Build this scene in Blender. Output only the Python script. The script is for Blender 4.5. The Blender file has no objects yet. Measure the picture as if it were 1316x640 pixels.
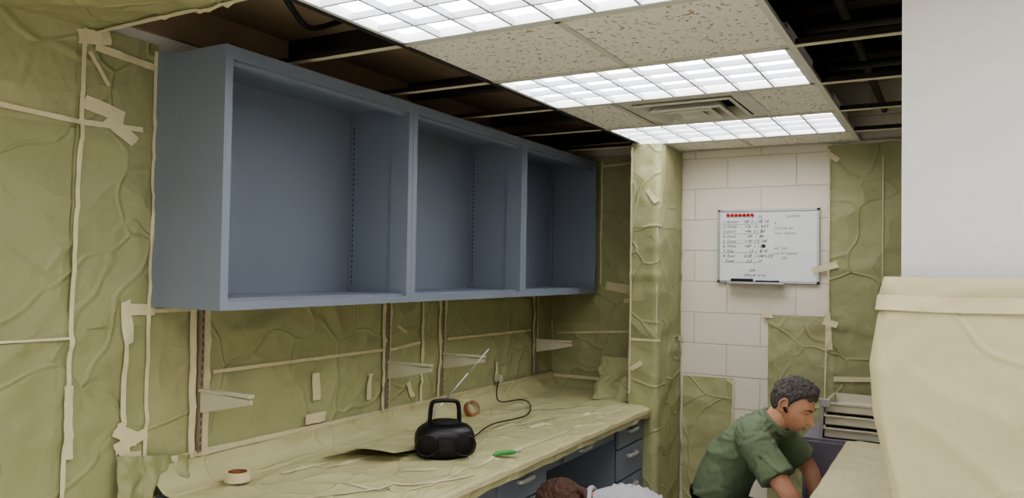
import bpy, math, random
from mathutils import Vector, Matrix, noise
random.seed(7)
scene = bpy.context.scene
V = Vector

# ------------------------------------------------------------------ materials
def new_mat(name):
    m = bpy.data.materials.new(name); m.use_nodes = True
    nt = m.node_tree; b = nt.nodes["Principled BSDF"]
    return m, nt, b
def srgb(r, g, b):
    f = lambda c: (c/255/12.92) if c/255 <= .04045 else ((c/255+.055)/1.055)**2.4
    return (f(r), f(g), f(b), 1)
def pos_node(nt, scale=(1,1,1), loc=(0,0,0)):
    g = nt.nodes.new("ShaderNodeNewGeometry"); mp = nt.nodes.new("ShaderNodeMapping")
    mp.inputs["Scale"].default_value = scale; mp.inputs["Location"].default_value = loc
    nt.links.new(g.outputs["Position"], mp.inputs["Vector"]); return mp.outputs["Vector"]
def simple(name, col, rough=.5, metal=0, var=.06, vscale=6, bump=.0, bscale=60, spec=None):
    m, nt, b = new_mat(name)
    b.inputs["Roughness"].default_value = rough; b.inputs["Metallic"].default_value = metal
    if spec is not None: b.inputs["Specular IOR Level"].default_value = spec
    p = pos_node(nt)
    n = nt.nodes.new("ShaderNodeTexNoise"); n.inputs["Scale"].default_value = vscale; n.inputs["Detail"].default_value = 4
    nt.links.new(p, n.inputs["Vector"])
    r = nt.nodes.new("ShaderNodeValToRGB")
    r.color_ramp.elements[0].position = .3; r.color_ramp.elements[1].position = .7
    r.color_ramp.elements[0].color = tuple(c*(1-var) for c in col[:3])+(1,)
    r.color_ramp.elements[1].color = tuple(min(1, c*(1+var)) for c in col[:3])+(1,)
    nt.links.new(n.outputs["Fac"], r.inputs["Fac"]); nt.links.new(r.outputs["Color"], b.inputs["Base Color"])
    if bump:
        n2 = nt.nodes.new("ShaderNodeTexNoise"); n2.inputs["Scale"].default_value = bscale; n2.inputs["Detail"].default_value = 3
        nt.links.new(p, n2.inputs["Vector"])
        bp = nt.nodes.new("ShaderNodeBump"); bp.inputs["Strength"].default_value = bump; bp.inputs["Distance"].default_value = .01
        nt.links.new(n2.outputs["Fac"], bp.inputs["Height"]); nt.links.new(bp.outputs["Normal"], b.inputs["Normal"])
    return m
def paper_mat(name, col, var=.10, strength=.5, crease=.16):
    m, nt, b = new_mat(name)
    b.inputs["Roughness"].default_value = .55; b.inputs["Specular IOR Level"].default_value = .4
    p = pos_node(nt)
    n = nt.nodes.new("ShaderNodeTexNoise"); n.inputs["Scale"].default_value = 1.2; n.inputs["Detail"].default_value = 3
    n.inputs["Distortion"].default_value = .4
    nt.links.new(p, n.inputs["Vector"])
    r = nt.nodes.new("ShaderNodeValToRGB")
    r.color_ramp.elements[0].position = .3; r.color_ramp.elements[1].position = .7
    r.color_ramp.elements[0].color = tuple(c*(1-var) for c in col[:3])+(1,)
    r.color_ramp.elements[1].color = tuple(c*(1+var) for c in col[:3])+(1,)
    nt.links.new(n.outputs["Fac"], r.inputs["Fac"]); nt.links.new(r.outputs["Color"], b.inputs["Base Color"])
    n1 = nt.nodes.new("ShaderNodeTexNoise"); n1.inputs["Scale"].default_value = 3; n1.inputs["Detail"].default_value = 1
    nt.links.new(p, n1.inputs["Vector"])
    mx = nt.nodes.new("ShaderNodeVectorMath"); mx.operation = 'MULTIPLY_ADD'
    mx.inputs[1].default_value = (.3, .3, .3)
    nt.links.new(n1.outputs["Color"], mx.inputs[0]); nt.links.new(p, mx.inputs[2])
    vo = nt.nodes.new("ShaderNodeTexVoronoi"); vo.feature = 'F1'; vo.inputs["Scale"].default_value = 4.2
    nt.links.new(mx.outputs[0], vo.inputs["Vector"])
    ve = nt.nodes.new("ShaderNodeTexVoronoi"); ve.feature = 'DISTANCE_TO_EDGE'; ve.inputs["Scale"].default_value = 2.7
    nt.links.new(mx.outputs[0], ve.inputs["Vector"])
    mr = nt.nodes.new("ShaderNodeMapRange"); mr.inputs["From Min"].default_value = 0; mr.inputs["From Max"].default_value = .035
    mr.inputs["To Min"].default_value = crease; mr.inputs["To Max"].default_value = 0; mr.interpolation_type='SMOOTHSTEP'
    nt.links.new(ve.outputs["Distance"], mr.inputs["Value"])
    n3 = nt.nodes.new("ShaderNodeTexNoise"); n3.inputs["Scale"].default_value = 13; n3.inputs["Detail"].default_value = 3
    nt.links.new(p, n3.inputs["Vector"])
    ad = nt.nodes.new("ShaderNodeMath"); ad.operation = 'MULTIPLY_ADD'; ad.inputs[1].default_value = .3
    nt.links.new(n3.outputs["Fac"], ad.inputs[0]); nt.links.new(vo.outputs["Distance"], ad.inputs[2])
    a2 = nt.nodes.new("ShaderNodeMath"); a2.operation='ADD'
    nt.links.new(ad.outputs[0], a2.inputs[0]); nt.links.new(mr.outputs[0], a2.inputs[1])
    bp = nt.nodes.new("ShaderNodeBump"); bp.inputs["Strength"].default_value = strength; bp.inputs["Distance"].default_value = .03
    nt.links.new(a2.outputs[0], bp.inputs["Height"]); nt.links.new(bp.outputs["Normal"], b.inputs["Normal"])
    return m
def emis(name, col, s):
    m, nt, b = new_mat(name)
    b.inputs["Base Color"].default_value = (.8, .8, .8, 1)
    b.inputs["Emission Color"].default_value = col; b.inputs["Emission Strength"].default_value = s
    return m

M = {}
M['paper'] = paper_mat("masking_paper_olive", srgb(167, 166, 126), .07, .8)
M['paper2'] = paper_mat("masking_paper_olive_dark", srgb(157, 157, 117), .07, .8)
M['paper3'] = paper_mat("masking_paper_cream", srgb(198, 190, 154), .04, .5)
M['paperc'] = paper_mat("masking_paper_bench", srgb(186, 181, 140), .07, .7)
M['tape'] = simple("masking_tape", srgb(214, 204, 168), .6, var=.05, vscale=20, bump=.2, bscale=90)
M['cab'] = simple("cabinet_paint_blue_grey", srgb(130, 138, 151), .45, var=.03, vscale=3, bump=.04, bscale=200, spec=.4)
M['cabd'] = simple("cabinet_shadow_gap", srgb(40, 44, 50), .7)
M['chrome'] = simple("brushed_nickel", srgb(205, 205, 203), .35, .7)
M['alu'] = simple("aluminium", srgb(190, 192, 195), .4, .7)
M['black'] = simple("black_plastic", srgb(18, 18, 20), .4, var=.1)
M['blackg'] = simple("black_mesh", srgb(26, 26, 28), .7, bump=.6, bscale=500)
M['tee'] = simple("grid_tee_cream", srgb(220, 212, 185), .5)
M['teew'] = simple("grid_tee_white", srgb(215, 212, 200), .5)
M['dark'] = simple("dark_steel", srgb(60, 54, 49), .6, .2)
M['deck'] = simple("plenum_deck_brown", srgb(132, 116, 98), .9, var=.2, vscale=3, bump=.4, bscale=20)
M['board'] = simple("plenum_board_brown", srgb(150, 130, 108), .9, var=.15, vscale=2, bump=.2, bscale=20)
M['white'] = simple("painted_plaster", srgb(226, 225, 223), .6, var=.01, vscale=2, bump=.05, bscale=150)
M['wallp'] = simple("painted_wall_beige", srgb(232, 230, 224), .7, var=.03)
M['floor'] = simple("floor_bounce_pale", srgb(225, 220, 206), .6, var=.05, vscale=10)  # floor made pale to bounce light up to the ceiling tiles
M['wb'] = simple("whiteboard_enamel", srgb(225, 228, 230), .2, var=.02)
M['ink'] = simple("marker_ink", srgb(60, 60, 75), .6)
M['inkg'] = simple("marker_ink_faint", srgb(130, 135, 150), .6)
M['red'] = simple("red_magnet", srgb(190, 30, 35), .4)
M['green'] = simple("green_plastic", srgb(80, 160, 85), .4)
M['brown'] = simple("brown_tape", srgb(150, 105, 70), .5)
M['rust'] = simple("bare_standard_grey_brown", srgb(140, 128, 112), .5)
M['slot'] = simple("standard_slot", srgb(90, 80, 70), .7)
M['louv'] = simple("louver_shade_grey", srgb(185, 187, 192), .35, var=.01)  # blades coloured grey to stand in for shade on their lower edges
M['troff'] = simple("troffer_white", srgb(225, 225, 225), .5, var=.01)
M['lamp'] = emis("lamp_diffuser", (.985, .985, 1, 1), 5.4)
M['skin'] = simple("skin", srgb(212, 160, 134), .5, var=.06, vscale=25, bump=.08, bscale=250)
M['skin2'] = simple("lips", srgb(176, 116, 104), .5)
M['shirt'] = simple("green_shirt", srgb(112, 126, 98), .85, var=.05, vscale=12, bump=.5, bscale=18)
M['shirt2'] = simple("grey_shirt", srgb(168, 168, 172), .85, var=.04, vscale=12, bump=.4, bscale=14)
M['jeans'] = simple("dark_trousers", srgb(38, 40, 50), .85, bump=.3, bscale=30)
M['belt'] = simple("black_leather", srgb(20, 18, 17), .45)
M['hairg'] = simple("grey_hair", srgb(92, 87, 84), .7, var=.6, vscale=70, bump=1, bscale=160)
M['hairb'] = simple("brown_hair", srgb(78, 50, 38), .55, var=.35, vscale=90, bump=1, bscale=140)
M['eye'] = simple("eye_white", srgb(200, 192, 185), .3)
M['iris'] = simple("eye_iris", srgb(40, 30, 25), .2)
M['mauve'] = simple("mauve_panel", srgb(126, 118, 132), .5)
M['drawer'] = simple("drawer_metal_beige", srgb(200, 195, 176), .45, .1)

# acoustic tile
m, nt, b = new_mat("acoustic_tile"); M['tile'] = m
b.inputs["Roughness"].default_value = .95
p = pos_node(nt)
n = nt.nodes.new("ShaderNodeTexNoise"); n.inputs["Scale"].default_value = 62; n.inputs["Detail"].default_value = 2.5
nt.links.new(p, n.inputs["Vector"])
r = nt.nodes.new("ShaderNodeValToRGB"); r.color_ramp.elements[0].position = .33; r.color_ramp.elements[1].position = .41
r.color_ramp.elements[0].color = srgb(172, 154, 130); r.color_ramp.elements[1].color = srgb(243, 239, 228)
nt.links.new(n.outputs["Fac"], r.inputs["Fac"]); nt.links.new(r.outputs["Color"], b.inputs["Base Color"])
bp = nt.nodes.new("ShaderNodeBump"); bp.inputs["Strength"].default_value = .3; bp.inputs["Distance"].default_value = .003
nt.links.new(r.outputs["Color"], bp.inputs["Height"]); nt.links.new(bp.outputs["Normal"], b.inputs["Normal"])
# block wall
m, nt, b = new_mat("painted_block"); M['block'] = m
b.inputs["Roughness"].default_value = .85
g = nt.nodes.new("ShaderNodeNewGeometry"); sp = nt.nodes.new("ShaderNodeSeparateXYZ"); cb = nt.nodes.new("ShaderNodeCombineXYZ")
nt.links.new(g.outputs["Position"], sp.inputs[0]); nt.links.new(sp.outputs["X"], cb.inputs["X"])
ms = nt.nodes.new("ShaderNodeMath"); ms.operation = 'SUBTRACT'; ms.inputs[1].default_value = .04
nt.links.new(sp.outputs["Z"], ms.inputs[0]); nt.links.new(ms.outputs[0], cb.inputs["Y"])
br = nt.nodes.new("ShaderNodeTexBrick"); br.inputs["Scale"].default_value = 1
br.inputs["Brick Width"].default_value = .42; br.inputs["Row Height"].default_value = .2; br.inputs["Mortar Size"].default_value = .005
br.inputs["Mortar Smooth"].default_value = .8
br.inputs["Color1"].default_value = srgb(228, 220, 205); br.inputs["Color2"].default_value = srgb(224, 216, 201)
br.inputs["Mortar"].default_value = srgb(203, 195, 180)
nt.links.new(cb.outputs[0], br.inputs["Vector"]); nt.links.new(br.outputs["Color"], b.inputs["Base Color"])
bp = nt.nodes.new("ShaderNodeBump"); bp.invert = True; bp.inputs["Strength"].default_value = .55; bp.inputs["Distance"].default_value = .005
nt.links.new(br.outputs["Fac"], bp.inputs["Height"]); nt.links.new(bp.outputs["Normal"], b.inputs["Normal"])

# ------------------------------------------------------------------ mesh builder
class MB:
    def __init__(s): s.v=[]; s.f=[]; s.m=[]; s.s=[]; s.mats=[]
    def mi(s, mat):
        if mat not in s.mats: s.mats.append(mat)
        return s.mats.index(mat)
    def add(s, vs, fs, mat, smooth=False):
        o=len(s.v); k=s.mi(mat)
        s.v += [V(q) for q in vs]
        for f in fs: s.f.append([i+o for i in f]); s.m.append(k); s.s.append(smooth)
    def box(s, x0,x1,y0,y1,z0,z1, mat, T=None):
        vs=[V((x,y,z)) for x in (x0,x1) for y in (y0,y1) for z in (z0,z1)]
        if T is not None: vs=[T@q for q in vs]
        s.add(vs, [(0,1,3,2),(4,6,7,5),(0,4,5,1),(2,3,7,6),(0,2,6,4),(1,5,7,3)], mat)
    def tube(s, pts, rad, mat, seg=14, up=(0,1,0), cap=True, closed=False, smooth=True):
        pts=[V(q) for q in pts]; n=len(pts); vs=[]; fs=[]
        if not isinstance(rad,(list,tuple)): rad=[rad]*n
        prev=None
        for i,q in enumerate(pts):
            if closed: t=(pts[(i+1)%n]-pts[i-1])
            else: t=(pts[min(i+1,n-1)]-pts[max(i-1,0)])
            t.normalize()
            u=V(up) if prev is None else prev
            u=u-t*u.dot(t)
            if u.length<1e-4: u=V((1,0,0))-t*t.x
            if u.length<1e-4: u=V((0,0,1))
            u.normalize()
            prev=u
            w=t.cross(u)
            r=rad[i]; ra,rb=(r if isinstance(r,(list,tuple)) else (r,r))
            for k in range(seg):
                a=2*math.pi*k/seg; vs.append(q+u*math.cos(a)*ra+w*math.sin(a)*rb)
        for i in range(n if closed else n-1):
            j=(i+1)%n
            for k in range(seg):
                l=(k+1)%seg; fs.append((i*seg+k,i*seg+l,j*seg+l,j*seg+k))
        if cap and not closed:
            vs.append(pts[0]); vs.append(pts[-1]); a=len(vs)-2
            for k in range(seg):
                l=(k+1)%seg; fs.append((a,l,k)); fs.append((a+1,(n-1)*seg+k,(n-1)*seg+l))
        s.add(vs,fs,mat,smooth)
    def cyl(s,p0,p1,r,mat,seg=20,r2=None,smooth=True):
        p0=V(p0);p1=V(p1); d=(p1-p0).normalized(); u=d.orthogonal()
        s.tube([p0,p1],[r,r if r2 is None else r2],mat,seg,up=u,smooth=smooth)
    def grid(s, fn, nu, nv, mat, smooth=True, closeu=False):
        vs=[fn(i/nu, j/nv) for j in range(nv+1) for i in range(nu if closeu else nu+1)]
        w=nu if closeu else nu+1; fs=[]
        for j in range(nv):
            for i in range(nu):
                k=(i+1)%w if closeu else i+1
                fs.append((j*w+i,j*w+k,(j+1)*w+k,(j+1)*w+i))
        s.add(vs,fs,mat,smooth)
    def ell(s,c,r,mat,R=None,nu=20,nv=12,fn=None):
        c=V(c)
        def f(a,b_):
            th=2*math.pi*a; ph=math.pi*(b_-.5)
            q=V((r[0]*math.cos(ph)*math.cos(th),r[1]*math.cos(ph)*math.sin(th),r[2]*math.sin(ph)))
            if fn: q=fn(q)
            if R is not None: q=R@q
            return c+q
        s.grid(f,nu,nv,mat,True,True)
    def mesh(s, me, mat, smooth=True):
        s.add([q.co for q in me.vertices],[list(p.vertices) for p in me.polygons],mat,smooth)
    def obj(s,name,bevel=0,seg=2):
        if not s.v: return None
        lo=V((min(q.x for q in s.v),min(q.y for q in s.v),min(q.z for q in s.v)))
        hi=V((max(q.x for q in s.v),max(q.y for q in s.v),max(q.z for q in s.v)))
        c=(lo+hi)/2; c.z=lo.z
        me=bpy.data.meshes.new(name); me.from_pydata([q-c for q in s.v],[],s.f)
        for mt in s.mats: me.materials.append(mt)
        for p,k,sm in zip(me.polygons,s.m,s.s): p.material_index=k; p.use_smooth=sm
        me.validate(); me.update()
        o=bpy.data.objects.new(name,me); o.location=c; scene.collection.objects.link(o)
        if bevel:
            bv=o.modifiers.new("bevel",'BEVEL'); bv.width=bevel; bv.segments=seg; bv.limit_method='ANGLE'; bv.angle_limit=math.radians(50)
        return o
def crom(pts,rad,n=6):
    P=[V(q) for q in pts]; out=[]; ro=[]
    R=[r if isinstance(r,(list,tuple)) else (r,r) for r in rad]
    for i in range(len(P)-1):
        p0=P[max(i-1,0)];p1=P[i];p2=P[i+1];p3=P[min(i+2,len(P)-1)]
        for k in range(n):
            t=k/n
            out.append(.5*((2*p1)+(p2-p0)*t+(2*p0-5*p1+4*p2-p3)*t*t+(3*p1-p0-3*p2+p3)*t**3))
            ro.append((R[i][0]*(1-t)+R[i+1][0]*t, R[i][1]*(1-t)+R[i+1][1]*t))
    out.append(P[-1]); ro.append(R[-1]); return out,ro
def remesh(mb, voxel, it=4):
    o=mb.obj("tmp"); c=o.location.copy()
    md=o.modifiers.new("r",'REMESH'); md.mode='VOXEL'; md.voxel_size=voxel; md.use_smooth_shade=True
    sm=o.modifiers.new("s",'SMOOTH'); sm.factor=.5; sm.iterations=it
    bpy.context.view_layer.update()
    dg=bpy.context.evaluated_depsgraph_get(); me=bpy.data.meshes.new_from_object(o.evaluated_get(dg))
    me.transform(Matrix.Translation(c)); bpy.data.objects.remove(o); return me

# ------------------------------------------------------------------ room constants
LX=-2.51; FY=5.0; CZ=2.49; TOP=3.1; RX=.45; NX=1.6; BY=-1.5
def shell(name,mat,*bx):
    mb=MB()
    for q in bx: mb.box(*q,mat)
    return mb.obj(name)
shell("floor",M['floor'],(LX-.1,NX+.1,BY-.1,FY+.1,-.1,0))
shell("ceiling",M['deck'],(LX-.1,NX+.1,BY-.1,FY+.1,TOP,TOP+.1))
shell("wall_left",M['wallp'],(LX-.1,LX,BY-.1,FY+.1,0,TOP))
shell("wall_far",M['block'],(LX,NX+.1,FY,FY+.1,0,TOP))
shell("wall_back",M['wallp'],(LX,NX+.1,BY-.1,BY,0,TOP))
shell("wall_right",M['wallp'],(NX,NX+.1,BY,2.2,0,TOP),(RX,RX+.1,2.13,FY,0,TOP))
shell("wall_partition",M['white'],(-.105,NX,2.0,2.13,0,TOP))
shell("wall_pilaster",M['wallp'],(-1.73,-1.56,4.53,FY,0,TOP))

# plenum stuff
mb=MB()
for i in range(9):
    y=1.35+i*.44
    mb.box(-1.70,RX-.01,y,y+.05,2.86,3.09,M['dark'])
    mb.box(-1.70,RX-.01,y-.03,y+.08,2.85,2.865,M['dark'])
mb.obj("ceiling_joists")
mb=MB()
for i in range(4):
    y=1.62+i*.84
    mb.box(LX+.03,-1.73,y,y+.78,2.66,2.68,M['board'])
    mb.box(LX+.03,-1.73,y+.78,y+.84,2.58,2.70,M['dark'])
mb.box(LX+.005,LX+.03,.3,4.98,2.525,2.70,M['board'])
mb.box(-1.73,-1.715,1.6,4.98,2.535,2.72,M['dark'])
mb.obj("plenum_board")
mb=MB()
E=RX-.01
mb.tube([(.05,2.2,2.72),(.05,4.97,2.72)],.05,M['dark'])
mb.tube([(-.35,2.2,2.66),(-.35,4.97,2.66)],.018,M['dark'])
mb.tube([(-.48,3.0,2.60),(E,3.05,2.60)],.016,M['dark'])
mb.tube([(-.48,2.5,2.62),(E,2.5,2.62)],.022,M['dark'])
mb.tube([(-.48,3.62,2.60),(E,3.60,2.60)],.016,M['dark'])
mb.obj("plenum_pipes")
mb=MB()
p,r=crom([(-1.93,1.80,2.655),(-1.93,1.82,2.62),(-1.95,1.90,2.57),(-2.0,2.02,2.55),(-2.02,2.12,2.58),(-2.0,2.25,2.65)],[.011]*6)
mb.tube(p,r,M['black'])
mb.obj("ceiling_cable")

# suspended grid
mb=MB(); Y0=1.59; R=.61
def teeY(x,y0,y1,m): mb.box(x-.012,x+.012,y0,y1,CZ-.002,CZ+.002,m); mb.box(x-.002,x+.002,y0,y1,CZ,CZ+.03,m)
def teeX(y,x0,x1,m,web=None): mb.box(x0,x1,y-.012,y+.012,CZ-.002,CZ+.002,m); mb.box(x0,x1,y-.002,y+.002,CZ+.002,CZ+.025,web or m)
teeY(-1.71,1.6,FY-.005,M['dark']); teeY(-1.71,BY+.01,1.6,M['teew']); teeY(-.49,BY+.01,FY-.005,M['teew'])
for k in range(-5,6):
    y=Y0+R*k
    if y<BY: continue
    teeX(y,LX+.005,-1.72,M['tee'],M['dark']); teeX(y,-1.70,-.50,M['teew']); teeX(y,-.48,RX-.005 if y>2 else NX-.005,M['tee'],M['dark'])
for k in (1,5): teeY(-1.10,Y0+R*k,min(Y0+R*(k+1),FY-.005),M['teew'])
teeY(-1.41,Y0+3*R,Y0+4*R,M['teew']); teeY(-.80,Y0+3*R,Y0+4*R,M['teew'])
mb.box(LX+.005,RX-.005,FY-.022,FY-.002,CZ-.003,CZ,M['teew'])
mb.obj("suspended_ceiling_grid")
def tile(x0,x1,y0,y1):
    mb=MB(); mb.box(x0+.008,x1-.008,y0+.008,y1-.008,CZ+.003,CZ+.018,M['tile']); mb.obj("ceiling_tile")
for k in (1,5):
    tile(-1.71,-1.10,Y0+R*k,min(Y0+R*(k+1),FY)); tile(-1.10,-.49,Y0+R*k,min(Y0+R*(k+1),FY))
tile(-1.71,-1.41,Y0+3*R,Y0+4*R); tile(-.80,-.49,Y0+3*R,Y0+4*R)
FILL_TROFFERS=[(-1.71,-2),(-1.71,-4),(.12,-1),(.12,-3),(.12,-5),(-1.71,-5)]  # troffers out of view, added to brighten the partition and near room
mb=MB()
for k in range(-5,0):
    for x0 in (-1.71,-1.10,-.49,.12,.73):
        if (-1.71,k) in FILL_TROFFERS and x0<-1: continue
        if (.12,k) in FILL_TROFFERS and x0>0: continue
        mb.box(x0+.006,min(x0+R-.006,NX),max(BY,Y0+R*k+.006),Y0+R*(k+1)-.006,CZ+.003,CZ+.018,M['tile'])
mb.box(-.49,NX,Y0+.005,1.99,CZ+.003,CZ+.018,M['tile'])
mb.box(1.34,NX,BY,Y0,CZ+.003,CZ+.018,M['tile'])
mb.obj("ceiling_tile_field")

def troffer(x0,x1,y0,y1):
    mb=MB(); W=M['troff']; f=.03
    mb.box(x0+.013,x0+f,y0+.013,y1-.013,CZ-.001,CZ+.012,W); mb.box(x1-f,x1-.013,y0+.013,y1-.013,CZ-.001,CZ+.012,W)
    mb.box(x0+.013,x1-.013,y0+.013,y0+f,CZ-.001,CZ+.012,W); mb.box(x0+.013,x1-.013,y1-f,y1-.013,CZ-.001,CZ+.012,W)
    z1=CZ+.085
    mb.box(x0+.02,x0+.028,y0+.02,y1-.02,CZ,z1,W); mb.box(x1-.028,x1-.02,y0+.02,y1-.02,CZ,z1,W)
    mb.box(x0+.02,x1-.02,y0+.02,y0+.028,CZ,z1,W); mb.box(x0+.02,x1-.02,y1-.028,y1-.02,CZ,z1,W)
    mb.box(x0+.02,x1-.02,y0+.02,y1-.02,z1,z1+.01,W)
    mb.box(x0+.03,x1-.03,y0+.03,y1-.03,z1-.055,z1-.045,M['lamp'])
    L=M['louv']; nx,ny=8,4
    for i in range(1,nx):
        x=x0+f+(x1-x0-2*f)*i/nx; mb.box(x-.0045,x+.0045,y0+f,y1-f,CZ,CZ+.022,L)
    for j in range(1,ny):
        y=y0+f+(y1-y0-2*f)*j/ny; mb.box(x0+f,x1-f,y-.0045,y+.0045,CZ+.0005,CZ+.0215,L)
    mb.obj("fluorescent_ceiling_light")
for k in (0,2,4): troffer(-1.71,-.49,Y0+R*k,Y0+R*(k+1))
for x0,k in FILL_TROFFERS: troffer(x0,x0+1.22,Y0+R*k,Y0+R*(k+1))  # unseen fill fixtures, added for their light

# air diffuser
mb=MB(); cx,cy=-1.105,Y0+3.5*R; W=M['teew']
def ring(r0,z0,r1,z1,mat):
    a=[V((cx+sx*r0,cy+sy*r0,z0)) for sx,sy in((-1,-1),(1,-1),(1,1),(-1,1))]
    b_=[V((cx+sx*r1,cy+sy*r1,z1)) for sx,sy in((-1,-1),(1,-1),(1,1),(-1,1))]
    mb.add(a+b_,[(i,(i+1)%4,(i+1)%4+4,i+4) for i in range(4)],mat)
ring(.29,CZ+.004,.235,CZ+.003,W)
for r0 in (.235,.175,.115,.06):
    zz=CZ-.022 if r0<.2 else CZ-.004
    ring(r0,zz,r0-.012,zz-.008,W)
    ring(r0,zz,r0-.055,CZ+.045,W); ring(r0-.012,zz-.008,r0-.06,CZ+.04,W)
ring(.29,CZ+.08,.0001,CZ+.08,M['dark']); ring(.28,CZ+.004,.28,CZ+.08,M['dark'])
mb.add([(cx-.05,cy-.05,CZ-.03),(cx+.05,cy-.05,CZ-.03),(cx+.05,cy+.05,CZ-.03),(cx-.05,cy+.05,CZ-.03)],[(0,1,2,3)],W)
mb.obj("air_diffuser")

# ------------------------------------------------------------------ paper & tape
def nz(x,y,z): return noise.noise(V((x,y,z)))
def disp(a,b_,sd):
    d=.014*(.5+.5*nz(a*2.5,b_*.8,sd))+.0035*nz(a*8,b_*5,sd+3)
    r=1-abs(nz(a*2.6+3*nz(a,b_,9),b_*1.7,sd+7)*2.2); d+=.011*max(0,r)**8
    r=1-abs(nz(a*1.5,b_*3.6,sd+17)*2.4); d+=.007*max(0,r)**9
    r=1-abs(nz(a*4+b_*3,b_*4-a*2,sd+27)*2.4); d+=.005*max(0,r)**8
    return max(.001,d)
def PL(a,b_,o): return V((LX+o,a,b_))
def PF(a,b_,o): return V((a,FY-o,b_))
def PC(a,b_,o): return V((a,b_,CZ-.004-o))
def PPw(a,b_,o):
    L1=.175
    if a<L1-.008: return V((-1.735+a,4.53-o,b_))
    if a<L1+.008:
        t=(a-L1+.008)/.016*math.pi/2; return V((-1.568+(.008+o)*math.sin(t),4.538-(.008+o)*math.cos(t),b_))
    return V((-1.56+o,4.53+(a-L1),b_))
def sheet(mb,P,a0,a1,b0,b1,layer,mat,sd=0,cell=.022,jit=.006,amp=1):
    nu=max(2,int((a1-a0)/cell)); nv=max(2,int((b1-b0)/cell))
    def f(u,v):
        a=a0+(a1-a0)*u; b_=b0+(b1-b0)*v
        if u in (0,1): a+=jit*nz(b_*3,sd+layer,1)
        if v in (0,1): b_+=jit*nz(a*3,sd+layer,2)
        return P(a,b_,.001+layer*.003+disp(a,b_,sd)*amp)
    mb.grid(f,nu,nv,mat)
def tape(mb,P,a1,b1,a2,b2,w=.024,sd=0,layer=3.2,mat=None,amp=1):
    L=math.hypot(a2-a1,b2-b1); n=max(2,int(L/.02)); da,db=(a2-a1)/L,(b2-b1)/L
    k0=random.random()*50
    def f(u,v):
        t=u; wob=.002*nz(t*L*2,k0,0)*min(1,L*2)
        oo=(v-.5)*w*(1+.10*nz(t*L*9,k0,5))
        if u in (0,1): t+=(.008/L)*nz(v*9,k0,8)
        a=a1+(a2-a1)*t-db*(oo+wob); b_=b1+(b2-b1)*t+da*(oo+wob)
        return P(a,b_,.003+layer*.003+disp(a,b_,sd)*amp)
    mb.grid(f,n,3,mat or M['tape'])

mb=MB(); p1,p2=M['paper'],M['paper2']
sheet(mb,PL,.2,1.52,.02,2.2,0,p2); sheet(mb,PL,.2,1.50,2.14,2.485,1,p1)
sheet(mb,PL,1.48,1.785,.02,1.52,1,p2); sheet(mb,PL,1.49,1.785,1.48,2.485,2,p2)
sheet(mb,PL,.2,1.45,.02,1.45,1.5,p2)
sheet(mb,PL,1.76,2.02,.9,1.54,.5,p1); sheet(mb,PL,1.99,3.14,.9,1.54,0,p1); sheet(mb,PL,3.10,3.62,.9,1.54,1,p1)
sheet(mb,PL,3.58,4.72,.9,1.54,0,p1); sheet(mb,PL,4.70,4.985,.9,1.54,1,p1)
sheet(mb,PL,3.26,4.08,.02,.83,0,p2)
def pleat(u,v):
    y=1.66+.30*u; z=1.04-.28*v-.05*u
    o=.03+.04*v+.020*math.sin(u*17+3*nz(u*3,v*3,1))*(.25+v)+.018*nz(u*7,v*6,4)
    return V((LX+max(.02,o),y,z))
mb.grid(pleat,44,26,p2)
mb.obj("masking_paper")
mb=MB()
T=lambda *a,**k: tape(mb,PL,*a,**k)
T(1.515,2.47,1.475,.6,w=.015); T(1.775,2.46,1.775,.9,w=.015); T(.9,2.19,1.50,2.16,w=.016); T(1.50,2.16,1.73,2.17,w=.018)
T(1.52,2.23,1.66,2.20,w=.045); T(1.60,2.19,1.70,2.12,w=.045); T(1.55,2.42,1.77,2.40,w=.025); T(1.49,2.44,1.60,2.46,w=.045); T(1.53,2.40,1.60,2.30,w=.014)
T(.9,1.46,1.49,1.455,w=.008); T(1.49,1.30,1.50,1.06,w=.028)
T(1.68,1.57,1.70,1.42,w=.04); T(1.68,1.54,1.80,1.535,w=.04); T(1.69,1.45,1.69,.95,w=.020); T(1.66,1.13,1.75,1.08,w=.045); T(1.69,1.03,1.76,1.02,w=.04);T(1.68,1.15,1.72,.98,w=.03)
T(1.66,1.06,1.78,1.10,w=.04); T(1.80,1.53,1.98,1.53,w=.014)
for y in (1.966,2.028): T(y,1.535,y,.96,w=.030)
for y in (3.096,3.140,3.42,3.583,3.627,4.695,4.739): T(y,1.535,y,.97,w=.022)
T(2.06,1.285,3.09,1.285,w=.014); T(3.66,1.30,4.67,1.29,w=.014); T(3.15,1.28,3.4,1.30,w=.014)
T(2.06,.985,3.1,.975,w=.024); T(3.1,.975,4.98,.965,w=.024); T(1.8,.985,2.06,.985,w=.025)
T(2.62,1.22,2.62,1.10,w=.045); T(2.99,1.18,2.99,1.05,w=.035); T(2.56,1.02,2.68,1.02,w=.045); T(3.30,1.10,3.34,1.02,w=.03)
T(4.2,1.12,4.2,1.03,w=.03); T(3.2,1.40,3.28,1.36,w=.018)
mb.obj("masking_tape")

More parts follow.
